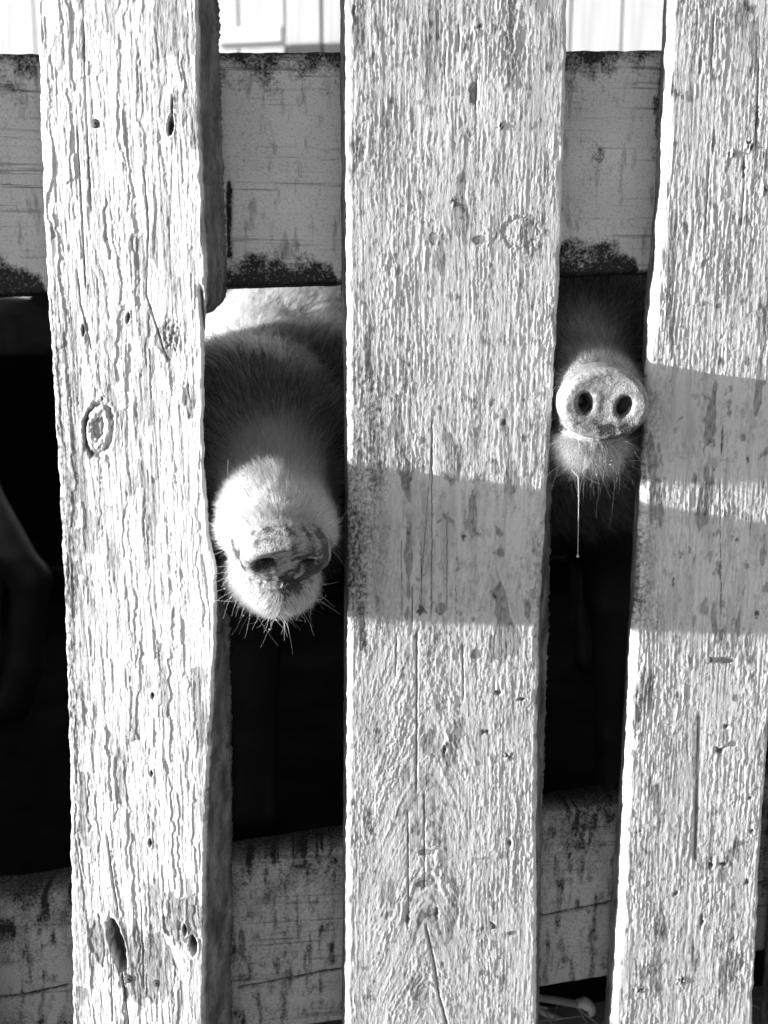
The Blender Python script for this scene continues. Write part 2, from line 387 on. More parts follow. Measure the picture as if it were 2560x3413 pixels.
def relief_blistered(U, x, z, marks, cracks_, cath=None, dens=0, seed=0, grime=None, longw=1.0, worn=None):
    ix, iy = px2(x, z)
    a = x + .0022 * fbm2(x * 30, z * 9, seed + 1, 3)
    dv = dens + .30 * fbm2(x * 22, z * 7, seed + 2, 3)
    al = a + .0010 * fbm2(x * 90, z * 30, seed + 21, 2)
    col = sstep(-.22, .22, noise2(al * 120, z * 4.5, seed + 22) + .5 * noise2(al * 300, z * 9, seed + 23))
    big = blobs(a, z, 460, 72, seed + 3); sml = blobs(a, z, 800, 210, seed + 4)
    brk = .35 + .65 * sstep(-.25, .25, fbm2(x * 260, z * 95, seed + 24, 2))
    lng = blisters(al, z, 330, 9, seed + 25, .30, .66) * brk
    vary = .5 + .9 * sstep(-.5, .5, fbm2(x * 26, z * 12, seed + 6, 3))
    H = (.00036 * big * (.25 + .75 * col) + .00026 * lng * (1.25 - .5 * col) * longw + .00026 * sml * (.4 + .6 * col)) * vary * 1.25
    if cath is not None:
        c0 = at(cath[0], cath[1], 0); s = x - c0[0] - .02 * (z - c0[2]) * 0
        W = sstep(c0[2] + .12, c0[2] - .02, z) * sstep(.066, .024, np.abs(s + .012)) * .9
        k = np.sqrt(s * s + .006**2) + .36 * (z - c0[2])
        kk = k + .005 * fbm2(x * 30, z * 16, seed + 8, 3)
        band = noise2(kk * 95, z * 0 + .5, seed + 9) + .35 * noise2(kk * 210, z * 0 + .5, seed + 10)
        bl = blisters(kk, z - s * np.sign(s) * .5, 320, 80, seed + 13, .28, .62)
        Hc = (.00042 * bl + .00034 * sml + .0002 * big) * (.12 + .88 * sstep(-.3, .15, band)) + .00026 * blisters(kk, z, 250, 14, seed + 29, .3, .66) * brk
        H = H * (1 - W) + Hc * W
    present = sstep(-.42, -.12, dv + .9 * fbm2(x * 70, z * 26, seed + 12, 4) * .55)
    H = H * (.30 + .70 * present)
    h = H + .00012 * fbm2(x * 500, z * 40, seed + 15, 2) + .0008 * fbm2(x * 12, z * 3, seed + 16, 2)
    bare = (1 - present) * .30 + .5 * sstep(.28, .45, fbm2(x * 45, z * 12, seed + 18, 4))
    dirt_shade = .35 * sstep(.42, .62, fbm2(x * 90, z * 70, seed + 19, 4))
    dirt_shade = np.maximum(dirt_shade, .42 * sstep(.18, .55, fbm2(al * 620, z * 11, seed + 26, 3)) * (.4 + .6 * (1 - present)))       # grime in the open grain
    if cath is not None:
        cw_ = sstep(c0[2] + .02, c0[2] - .08, z) * np.exp(-(s / .022)**2)
        bare = np.maximum(bare, .45 * W * sstep(-.1, -.4, band) * cw_ ** .5 * np.clip(.5 + 1.5 * fbm2(x * 160, z * 60, seed + 28, 4), 0, 1))
        dirt_shade = np.maximum(dirt_shade, .6 * cw_ * sstep(-.15, -.4, band) * np.clip(.6 + 1.2 * fbm2(x * 300, z * 160, seed + 27, 3), 0, 1))
    if worn is not None:
        wz = worn(ix, iy); wn = fbm2(x * 48, z * 15, seed + 41, 5, .62) + .35 * fbm2(x * 220, z * 60, seed + 42, 3)
        kb_ = wz * sstep(-.05, .05, wn); bare = np.maximum(bare, .13 * kb_); h = h * (1 - .30 * kb_) - .0001 * kb_
        dirt_shade = np.maximum(dirt_shade, wz * np.clip(.30 * kb_ * sstep(-.2, .4, fbm2(x * 330, z * 120, seed + 43, 4, .65)) + .55 * sstep(.38, .55, fbm2(x * 85, z * 60, seed + 44, 4)), 0, 1))
    if grime is not None: dirt_shade = np.maximum(dirt_shade, grime(x, z, ix, iy))
    for (px, py, rx, ry, kind) in marks:
        d = spot(x, z, px, py, rx, ry) + (.75 if kind == 'pit' else .3) * fbm2(x * 330, z * 240, int(px + py), 4)
        if kind == 'knot':
            ring = np.exp(-((d - 1) / .10)**2); h -= .0006 * ring; dirt_shade = np.maximum(dirt_shade, .35 * ring); h += .0003 * np.exp(-((d - 1.2) / .1)**2)
        elif kind == 'chip':
            k = 1 - sstep(.8, 1, d); h = h * (1 - k) - .0004 * k; bare = np.maximum(bare, k * .9)
        elif kind == 'lump':
            k = 1 - sstep(.3, 1, d); nn_ = fbm2(x * 420, z * 330, 88, 3); h += k * (.0006 + .0022 * nn_) - .0008 * k * sstep(.0, -.3, nn_); dirt_shade = np.maximum(dirt_shade, np.clip(.9 * k * sstep(.12, -.2, nn_ + .25 * (d - .7)), 0, .9))
        else:
            k = 1 - sstep(.35, 1, d); h -= .0014 * k; dirt_shade = np.maximum(dirt_shade, .85 * k)
    for pts, w, dp in cracks_:
        k = crack(x, z, pts, max(w, .3) * 1.5, int(pts[0][0] + pts[0][1])); h -= dp * k; dirt_shade = np.maximum(dirt_shade, .8 * sstep(.35, .85, k))
    return h, np.clip(bare, 0, 1), np.clip(dirt_shade, 0, 1)

# left plank: twisted, its right-hand edge stands forward and pigs have gnawed its back edge away in the middle
YL1, YR1, T1 = .013, -.007, .034
L1 = poly_x([(123, 0), (142, 617), (159, 957), (182, 1389), (205, 1774), (227, 2314), (235, 2777), (244, 3394)], YL1)
R1 = poly_x([(659, 0), (667, 463), (679, 740), (688, 940), (682, 1060), (679, 1172), (679, 1543), (700, 1780), (722, 1900), (724, 2037), (710, 2314), (692, 2623), (683, 2855), (679, 3413)], YR1)
B1 = poly_x([(729, 0), (741, 463), (753, 771), (756, 925), (752, 990), (735, 1015), (712, 1040), (672, 1052), (655, 1200), (655, 1700), (665, 1850), (720, 1940), (766, 2052), (772, 2469), (776, 2777), (772, 3413)], YR1 + T1)
p1 = make_plank(L1, R1, YL1, YR1, lambda z: L1(z) + .003, B1, T1, relief_flaking, M_P1, 190, 1000, (.003, .0025), 1)

# middle plank
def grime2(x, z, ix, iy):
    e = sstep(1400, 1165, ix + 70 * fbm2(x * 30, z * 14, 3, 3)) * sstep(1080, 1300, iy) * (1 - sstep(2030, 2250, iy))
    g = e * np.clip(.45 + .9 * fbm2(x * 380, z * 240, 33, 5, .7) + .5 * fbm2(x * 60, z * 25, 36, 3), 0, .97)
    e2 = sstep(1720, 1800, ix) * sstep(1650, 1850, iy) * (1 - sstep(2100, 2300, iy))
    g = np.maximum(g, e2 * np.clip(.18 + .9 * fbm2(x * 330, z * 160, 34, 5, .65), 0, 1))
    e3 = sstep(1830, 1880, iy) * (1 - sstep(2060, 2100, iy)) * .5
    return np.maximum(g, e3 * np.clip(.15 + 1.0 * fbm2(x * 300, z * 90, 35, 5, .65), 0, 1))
def worn2(ix, iy): return .9 + 0 * ix
worn3 = worn2
Y2, T2 = 0.0, .032
L2 = poly_x([(1151, 0), (1155, 771), (1159, 1389), (1160, 2068), (1156, 2623), (1152, 3413)], Y2 + .003)
R2 = poly_x([(1890, 0), (1872, 771), (1844, 1312), (1819, 1697), (1795, 2083), (1788, 2623), (1788, 3086), (1788, 3413)], Y2 + .003)
BL2 = poly_x([(1134, 0), (1138, 926), (1148, 1389), (1147, 2237), (1140, 3413)], Y2 + T2)
BR2 = poly_x([(1880, 0), (1866, 771), (1844, 1312), (1838, 1697), (1828, 2083), (1812, 2623), (1800, 3086), (1796, 3413)], Y2 + T2)
marks2 = [(1735, 775, 14, 12, 'knot'), (1667, 418, 4, 4.5, 'lump'), (1513, 672, 3, 6, 'lump'), (1600, 800, 7, 3.5, 'chip'), (1445, 795, 4, 5, 'chip'), (1600, 85, 2.4, 2.4, 'pit'), (1180, 40, 1.6, 8, 'pit'),
          (1545, 1790, 3, 5, 'pit'), (1680, 1410, 2.5, 3, 'pit'), (1650, 1985, 3, 4, 'pit'), (1405, 2035, 5, 6, 'pit'), (1470, 2030, 5, 6, 'chip'), (1640, 3085, 3.4, 4, 'pit'), (1710, 3110, 5, 2.4, 'chip'),
          (1690, 2520, 5, 6, 'lump'), (1620, 2440, 4, 3, 'pit'), (1740, 2330, 4, 2, 'pit'), (1660, 2310, 4, 3, 'pit'), (1700, 2810, 2.6, 4, 'pit'), (1480, 2500, 2.4, 4, 'pit'), (1360, 3060, 2.6, 9, 'pit'), (1455, 3040, 2.6, 7, 'pit'), (1415, 2945, 9, 4, 'chip'), (1420, 2840, 9, 3.5, 'chip'),
          (1580, 310, 4, 9, 'chip'), (1590, 2180, 6, 5, 'chip'), (1555, 1750, 2, 5, 'chip'), (1575, 1720, 4, 22, 'chip')]
cr2 = [([(1440, 1480), (1440, 2060), (1395, 2060)], .01, 0), ([(1440, 1400), (1440, 1800), (1438, 2060)], .35, .0016), ([(1375, 1950), (1374, 2080)], .4, .002), ([(1405, 1800), (1404, 2060)], .3, .0012), ([(1490, 1720), (1490, 2040)], .35, .0012), ([(1337, 1800), (1340, 2060)], .25, .001), ([(1520, 1950), (1521, 2070)], .25, .001),
       ([(1390, 2100), (1388, 2640)], .45, .0018), ([(1322, 2130), (1318, 2250)], .3, .0012), ([(1420, 3085), (1450, 3220), (1462, 3310), (1490, 3413), (1500, 3500)], .6, .002), ([(1590, 250), (1585, 370)], .4, .0012), ([(1530, 80), (1530, 180)], .4, .0012), ([(1360, 2700), (1362, 3050)], .35, .0012), ([(1415, 2640), (1415, 2960)], .35, .0012), ([(1485, 170), (1483, 250)], .3, .001), ([(1542, 2150), (1545, 2330)], .35, .0012)]
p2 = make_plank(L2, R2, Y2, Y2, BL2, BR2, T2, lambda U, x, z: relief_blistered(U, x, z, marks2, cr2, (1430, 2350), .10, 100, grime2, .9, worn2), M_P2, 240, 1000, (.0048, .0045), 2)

# right plank
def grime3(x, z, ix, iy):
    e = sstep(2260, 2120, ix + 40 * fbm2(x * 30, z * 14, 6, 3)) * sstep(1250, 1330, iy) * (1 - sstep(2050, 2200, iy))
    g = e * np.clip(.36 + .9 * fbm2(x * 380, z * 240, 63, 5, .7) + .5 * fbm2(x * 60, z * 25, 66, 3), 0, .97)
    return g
L3 = poly_x([(2232, 0), (2199, 694), (2162, 1157), (2153, 1235), (2141, 1605), (2120, 1975), (2106, 2114), (2083, 2623), (2066, 3009), (2040, 3413)], Y2 + .003)
R3 = poly_x([(2700, 0), (2640, 1200), (2572, 2300), (2560, 2407), (2530, 2855), (2505, 3413)], Y2 + .003)
BL3 = poly_x([(2212, 0), (2181, 694), (2150, 988), (2138, 1235), (2118, 1620), (2092, 2129), (2064, 2623), (2046, 2855), (2014, 3413)], Y2 + T2)
marks3 = [(2500, 485, 6, 6, 'lump'), (2548, 632, 5, 6, 'lump'), (2480, 560, 2, 10, 'pit'), (2525, 390, 2, 14, 'pit'), (2440, 510, 5, 5, 'lump'), (2335, 220, 1.5, 8, 'chip'), (2380, 470, 1.5, 10, 'chip'), (2408, 1470, 1.4, 16, 'pit'), (2495, 1530, 2, 4, 'pit'), (2460, 1800, 2.4, 3, 'pit'), (2525, 2050, 3, 6, 'pit'), (2365, 2200, 3, 3, 'lump'), (2420, 2200, 9, 3.5, 'chip'), (2245, 1945, 1.4, 6, 'pit'),
          (2400, 2500, 6, 4, 'pit'), (2440, 2480, 5, 3, 'chip'), (2370, 2880, 3, 7, 'pit'), (2410, 2880, 6, 3, 'pit'), (2255, 2980, 4, 4, 'pit'), (2136, 2770, 2, 2, 'pit'), (2270, 3270, 7, 6, 'lump'), (2130, 3300, 8, 4, 'lump'), (2500, 2660, 3, 2, 'pit'), (2340, 3070, 2.4, 8, 'pit'), (2420, 2420, 3, 3, 'pit'), (2505, 2770, 3, 3, 'pit'), (2490, 2940, 3, 4, 'pit')]
cr3 = [([(2330, 2380), (2325, 2600), (2318, 2870)], 1.8, .0005), ([(2400, 1600), (2405, 2050)], .3, .0012), ([(2530, 200), (2520, 500)], .5, .0016), ([(2480, 620), (2470, 760)], .4, .0012), ([(2365, 540), (2350, 780)], .5, .0008), ([(2380, 50), (2370, 240)], .4, .001)]
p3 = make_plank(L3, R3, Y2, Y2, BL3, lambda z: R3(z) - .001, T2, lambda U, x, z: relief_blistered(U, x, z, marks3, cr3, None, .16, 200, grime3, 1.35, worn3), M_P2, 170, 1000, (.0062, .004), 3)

# plainer planks beyond the frame, copies of one board
cx = lambda c, w: (lambda z: np.full_like(z, c + w))
pz = make_plank(cx(0, -.075), cx(0, .075), Y2, Y2, cx(0, -.075), cx(0, .075), T2, lambda U, x, z: relief_blistered(U, x, z, [], [], None, .1, 300), M_P2, 110, 480, (.004, .004), 4)
x_left = at(-190, 1700, 0)[0] - .075
for k in range(36):
    o = pz if k == 0 else pz.copy()
    if k: COL.objects.link(o); o.parent = fence
    o.location = (x_left - .232 * k + .012 * math.sin(k * 2.3), .007 + .002 * math.sin(k), .02 * math.sin(k * 1.7) - (.02 if k < 5 else .13))  # planks further left dropped lower so the sun clears them
x_right = at(2720, 1700, 0)[0] + .075
for k in range(5):
    o = pz.copy(); COL.objects.link(o); o.parent = fence
    o.location = (x_right + .225 * k, .001, .015 * math.sin(k * 2.7) - .01)

# rails behind the planks
YRAIL = .040
def make_rail(top, bot, Y, thick, dirt_fn, x0, x1, seed, nx=520, nz=110, mat=None):
    wt = np.array([at(a, b, Y) for a, b in top]); wb = np.array([at(a, b, Y) for a, b in bot])
    ft, fb = np.polyfit(wt[:, 0], wt[:, 2], 1), np.polyfit(wb[:, 0], wb[:, 2], 1)
    vx0, vx1 = at(-60, 1700, Y)[0], at(2700, 1700, Y)[0]
    xs = np.concatenate([[x0], np.linspace(vx0, vx1, nx - 2), [x1]])
    zt = np.polyval(ft, np.clip(xs, -.6, .9)) + (0.0012 * fbm2(xs * 40, xs * 0, seed, 4)); zb = np.polyval(fb, np.clip(xs, -.6, .9)) + .0012 * fbm2(xs * 40, xs * 0 + 5, seed, 4)
    w = np.linspace(0, 1, nz)
    X = np.broadcast_to(xs[:, None], (nx, nz)); Zg = zb[:, None] + w[None] * (zt - zb)[:, None]
    h = .0005 * fbm2(X * 25, Zg * 260, seed + 1, 3) + .0006 * fbm2(X * 10, Zg * 30, seed + 2, 3)
    d, dh = dirt_fn(X, Zg, w[None] + 0 * X)
    ed = np.minimum(w, 1 - w)[None] * .15; e = np.clip(1 - ed / .003, 0, 1); Yg = Y - h - dh + .003 * (1 - np.sqrt(np.clip(1 - e * e, 0, 1)))
    XX = np.concatenate([X, X[:, -1:], X[:, :1]], 1); YY = np.concatenate([Yg, np.full((nx, 2), Y + thick)], 1); ZZ = np.concatenate([Zg, Zg[:, -1:], Zg[:, :1]], 1)
    M = nz + 2
    v = np.stack([XX, YY, ZZ], -1).reshape(-1, 3)
    i = np.arange(nx - 1)[:, None] * M; j = np.arange(M)[None]; j2 = (j + 1) % M
    f = np.stack([i + j, i + M + j, i + M + j2, i + j2], -1).reshape(-1, 4)
    o = mesh_from('rail', v, f, mat or M_RAIL, fence)
    attr(o, 'dirt_shade', np.concatenate([d, np.full((nx, 2), .9)], 1))
    return o
def pxr(x, z, Y):
    k = (Y - CAM[1]) / -CAM[1]
    return px2(CAM[0] + (x - CAM[0]) / k, CAM[2] + (z - CAM[2]) / k)
def dirt_top(x, z, w):
    ix, iy = pxr(x, z, YRAIL)
    n = fbm2(x * 60, z * 60, 5, 4)
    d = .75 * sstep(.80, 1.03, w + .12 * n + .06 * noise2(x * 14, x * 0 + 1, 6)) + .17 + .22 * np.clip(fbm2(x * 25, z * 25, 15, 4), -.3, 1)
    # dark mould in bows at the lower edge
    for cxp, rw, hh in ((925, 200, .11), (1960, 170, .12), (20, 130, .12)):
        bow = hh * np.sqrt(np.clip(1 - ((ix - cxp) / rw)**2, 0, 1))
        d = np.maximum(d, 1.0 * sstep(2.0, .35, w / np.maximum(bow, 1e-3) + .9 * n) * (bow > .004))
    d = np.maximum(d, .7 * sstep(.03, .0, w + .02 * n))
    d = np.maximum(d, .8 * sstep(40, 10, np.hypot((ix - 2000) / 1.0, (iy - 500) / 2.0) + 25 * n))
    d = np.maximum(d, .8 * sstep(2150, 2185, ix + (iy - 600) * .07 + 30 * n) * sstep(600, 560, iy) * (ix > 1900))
    s = sstep(752, 756, ix) * (1 - sstep(768, 776, ix + 8 * n)) * sstep(590, 610, iy) * (1 - sstep(850, 880, iy))  # narrow dark strip beside the left plank, slightly sunk
    d = np.maximum(d, s)
    return d, .0015 * (1 - s) * 0 - .002 * s
def dark_low(x, z, w):
    ix, iy = pxr(x, z, YRAIL)
    n = fbm2(x * 40, z * 40, 8, 4)
    d = .62 * sstep(.55, 1.25, w + .2 * n) + .26 + .3 * np.clip(fbm2(x * 30, z * 20, 16, 4), -.4, 1) + .45 * sstep(.05, .5, fbm2(x * 110, z * 18, 9, 5, .6)) + .35 * sstep(.2, .5, fbm2(x * 70, z * 60, 19, 4))  # darker towards the rail's upper edge, plus blotches and streaks
    dh = np.zeros_like(x)
    for pts in ([(-60, 3345), (230, 3285)], [(790, 3295), (1150, 3228)], [(1780, 3058), (2040, 3008)], [(2480, 2952), (2600, 2930)]):
        p = np.array([at(a, b, YRAIL) for a, b in pts]); sl = (p[1, 2] - p[0, 2]) / (p[1, 0] - p[0, 0])
        c = np.exp(-((z - p[0, 2] - sl * (x - p[0, 0]) - .0012 * n) / .0013)**2) * ((x > p[0, 0]) & (x < p[1, 0]))
        d = np.maximum(d, c * 1.2); dh = dh - .004 * c
    return d, dh
make_rail([(60, 173), (760, 176), (1120, 172), (1900, 167), (2200, 163)], [(20, 978), (155, 975), (770, 956), (1130, 942), (1870, 917), (2140, 904)], YRAIL, .04, dirt_top, -5.3, 2.2, 31)
make_rail([(60, 2995), (900, 2855), (1130, 2815), (1800, 2715), (2040, 2675), (2550, 2600)], [(1130, 3405), (1800, 3290), (2020, 3262), (2530, 3172)], YRAIL, .04, dark_low, -5.3, 2.2, 51, mat=M_RAIL_LOW)

# nails
def lathe(prof, n=14):
    v, f = [], []
    for r, y in prof:
        for k in range(n): v.append((r * math.cos(2 * math.pi * k / n), y, r * math.sin(2 * math.pi * k / n)))
    for i in range(len(prof) - 1):
        for k in range(n): f.append((i * n + k, i * n + (k + 1) % n, (i + 1) * n + (k + 1) % n, (i + 1) * n + k))
    f.append(tuple(range(n))); f.append(tuple((len(prof) - 1) * n + k for k in reversed(range(n))))
    return v, f
nv_, nf_ = lathe([(.0006, -.0012), (.0024, -.0011), (.0031, -.0003), (.0031, .0006), (.0016, .0009), (.0015, .02)])
def nail(parent, px, py, Y, s=1.0):
    o = mesh_from('nail', nv_, nf_, M_NAIL, parent); o.location = at(px, py, Y); o.scale = (s, 1, s)
    o.rotation_euler = (R(random.uniform(-6, 6)), 0, R(random.uniform(-6, 6)))
nail(p1, 318, 412, .006, 1.2); nail(p1, 428, 3262, .004, 1.4); nail(p1, 522, 3275, .001, 1.4)
nail(p2, 1667, 420, .0006, 1.1); nail(p2, 1640, 3085, .0008, 1.1); nail(p3, 2365, 2200, -.001, .9)

# ------------------------------------------------------------------ what stands behind the pigs
def box_mesh(name, mat, parent, lx, ly, lz, loc, rz=0, bev=.004, jit=0.0):
    """a board: a box with chamfered long edges and slightly uneven outline"""
    hx, hy = lx / 2, ly / 2; b = min(bev, hx * .4, hy * .4)
    ring = [(-hx + b, -hy), (hx - b, -hy), (hx, -hy + b), (hx, hy - b), (hx - b, hy), (-hx + b, hy), (-hx, hy - b), (-hx, -hy + b)]
    nz = 5; v, f = [], []
    for i in range(nz):
        z = lz * i / (nz - 1); ox = random.uniform(-jit, jit); oy = random.uniform(-jit, jit)
        for x, y in ring: v.append((x + ox, y + oy, z))
    for i in range(nz - 1):
        for k in range(8): f.append((i * 8 + k, i * 8 + (k + 1) % 8, (i + 1) * 8 + (k + 1) % 8, (i + 1) * 8 + k))
    f.append(tuple(reversed(range(8)))); f.append(tuple((nz - 1) * 8 + k for k in range(8)))
    o = mesh_from(name, v, f, mat, parent, smooth=False); o.location = loc; o.rotation_euler = (0, 0, rz); return o

wall = empty('board_wall', (0, 4.6, 0)); wall.rotation_euler = (0, 0, R(-14))
tag(wall, 'sunlit wall of pale upright boards beyond the pen, above the fence rail', 'wall')
bx = -6.0; k = 0
while bx < 3.2:
    w = random.choice([.18, .2, .22, .24]); gap = .012
    box_mesh('board', M_WALL, wall, w, .03, 3.6, (bx + w / 2, random.uniform(-.008, .008), 0), 0, .004, .002); bx += w + gap; k += 1
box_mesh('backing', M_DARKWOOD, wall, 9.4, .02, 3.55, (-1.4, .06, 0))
# a pale ledge board leaning against that wall
ledge = box_mesh('shelf_board', M_WHITE, None, .26, .10, .03, (0, 0, 0))
lc = at(842, 150, 4.45); ca_, sa_ = math.cos(R(14)), math.sin(R(14)); ddx, ddy = lc[0], lc[1] - 4.6
ledge.parent = wall; ledge.location = (ddx * ca_ - ddy * sa_, min(ddx * sa_ + ddy * ca_, -.16), lc[2]); ledge.scale = (1.25, 1, 2.4)

part = empty('pen_partition', (0, 2.3, 0))
tag(part, 'dark low partition of horizontal boards across the back of the pen', 'partition')
topz = at(80, 1180, 2.3)[2]
for i, (zc, zw) in enumerate(((topz - .10, .201), (topz - .30, .201), (topz - .535, .272))):
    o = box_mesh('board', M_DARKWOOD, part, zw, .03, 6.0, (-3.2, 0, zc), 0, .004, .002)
    o.rotation_euler = (0, R(90), 0)
for i in range(5):
    box_mesh('post', M_DARKWOOD, part, .08, .08, topz - .02, (-2.9 + i * 1.45, .06, 0))

side = empty('light_screen', (-3.3, .25, 0))  # unseen wall put in to hold the sun off the pen
tag(side, 'added tall dark boarding left of the pen, out of view, keeping the sun out', 'wall')
for i in range(12):
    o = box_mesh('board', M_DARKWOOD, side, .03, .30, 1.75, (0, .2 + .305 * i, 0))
side2 = empty('light_screen', (2.6, .1, 0))  # unseen wall put in to darken the pen from the right
tag(side2, 'added dark boarding right of the pen, out of view, cutting side light', 'wall')
for i in range(12):
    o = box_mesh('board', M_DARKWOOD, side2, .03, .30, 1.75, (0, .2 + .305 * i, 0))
roof = empty('shade_roof', (0, .12, 1.11))  # unseen roof put in to keep sky light out of the pen
tag(roof, 'added dark lean-to roof over the pigs, out of view, blocking sky light', 'roof')
for i in range(11):
    o = box_mesh('shade_roof_board', M_ROOF, roof, .25, .025, 6.4, (-3.5, .1 + .25 * i, .012 * (i % 2) + .36 * (.1 + .25 * i)))
    o.rotation_euler = __import__('mathutils').Matrix(((0, 0, 1), (.9409, -.3387, 0), (.3387, .9409, 0))).to_euler()
for px_, py_, pz_ in ((-3.1, .30, 1.15), (2.4, .30, 1.15), (-3.1, 2.5, 1.95), (2.4, 2.5, 1.95)):
    box_mesh('post', M_DARKWOOD, roof, .1, .1, pz_, (px_, py_, -1.11))

# ------------------------------------------------------------------ pigs: one smooth implicit body each
def rcone(p, a, b, r1, r2, sq=None):
    a, b = np.asarray(a, np.float32), np.asarray(b, np.float32); ab = b - a
    q = p - a; t = np.clip(q @ ab / (ab @ ab), 0, 1); q = q - t[:, None] * ab
    return np.sqrt((q * q).sum(1)) - (r1 + t * (r2 - r1))
def ell(p, c, r):
    r = np.asarray(r, np.float32); q = (p - np.asarray(c, np.float32)) / r
    k0 = np.sqrt((q * q).sum(1)); k1 = np.sqrt(((q / r)**2).sum(1)); return k0 * (k0 - 1) / np.maximum(k1, 1e-6)
def smin(a, b, k):
    h = np.clip(.5 + .5 * (b - a) / k, 0, 1); return b + (a - b) * h - k * h * (1 - h)
def smax(a, b, k): return -smin(-a, -b, k)

def head_sdf(q, tilt, dr=.0295, fr=.0405):
    """q: a (back from the snout), r (right), u (up)"""
    m = q.copy(); m[:, 2] *= 1.0
    sq = q * np.array([1, 1, 1.04], np.float32)
    d = rcone(sq, (fr + .014, 0, 0), (.15, 0, .010), fr, .053)
    d = smin(d, ell(q, (.26, 0, .028), (.135, .092, .082)), .05)
    jaw = rcone(q * np.array([1, .92, 1], np.float32), (.036, 0, -.036), (.21, 0, -.05), .0265, .055)
    d = smin(d, jaw, .014)
    for s in (-1, 1):
        d = smin(d, ell(q, (.25, s * .062, -.035), (.09, .055, .065)), .04)
        d = smin(d, ell(q, (.185, s * .050, .052), (.032, .022, .020)), .025)      # brow
        d = smax(d, -ell(q, (.172, s * .070, .034), (.016, .012, .010)), .012)     # eye socket
        # ear: a thin leaf that flops forward
        e0 = np.array([.33, s * .085, .085]); e1 = np.array([.27, s * .150, .125])
        ax = (e1 - e0) / np.linalg.norm(e1 - e0); nn = np.cross(ax, [1, .0, .4]); nn /= np.linalg.norm(nn); bb = np.cross(nn, ax)
        qq = q - (e0 + e1) / 2; loc = np.stack([qq @ ax, qq @ bb, qq @ nn], 1).astype(np.float32)
        d = smin(d, ell(loc, (0, 0, 0), (.085, .055, .011)), .018)
    # snout disc
    ct, st = math.cos(tilt), math.sin(tilt)
    w = (q[:, 0] - .016) * ct + (q[:, 2] - .002) * st; v = -(q[:, 0] - .016) * st + (q[:, 2] - .002) * ct; r = q[:, 1]
    vv = np.where(v > 0, v / .86, v / .80); rad = np.sqrt(r * r + vv * vv)
    dx, dy = np.abs(w) - .007, rad - dr
    disc = np.sqrt(np.maximum(dx, 0)**2 + np.maximum(dy, 0)**2) + np.minimum(np.maximum(dx, dy), 0) - .006
    disc = disc - .0016 * np.exp(-((rad - dr - .0015) / .0045)**2) * (w < 0)
    d = smin(d, disc, .013)
    # crease behind the disc, wrinkles over the bridge
    d = d + .0008 * np.exp(-((w - .0205) / .003)**2) * sstep(-.02, .01, v) - .0020 * np.exp(-((w - .030) / .005)**2) * sstep(0, .02, v) + .0010 * np.exp(-((w - .044) / .004)**2) * sstep(.01, .03, v)
    for s in (-1, 1):
        n = np.stack([w + .009, (r - s * .0165), v - .001], 1)
        c2, s2 = math.cos(s * .35), math.sin(s * .35)
        n2 = np.stack([n[:, 0], n[:, 1] * c2 - n[:, 2] * s2, n[:, 1] * s2 + n[:, 2] * c2], 1)
        d = smax(d, -ell(n2, (.004, 0, 0), (.018, .0059, .0084)), .008)
        d = d - .0012 * np.exp(-((np.hypot(n[:, 1] / 1.0, n[:, 2] / 1.3) - .0095) / .003)**2) * (w < .01)
    d = d + .0005 * np.exp(-(r / .0025)**2) * (w < .006) * sstep(-.006, -.012, v) * sstep(-.026, -.022, v)        # cleft under the nostrils
    # mouth
    mz = q[:, 2] + .0265 - .06 * np.clip(q[:, 0] - .02, 0, .1) + 1.2 * r * r
    d = d + .0035 * np.exp(-(mz / .0022)**2) * sstep(.17, .10, q[:, 0])
    return d

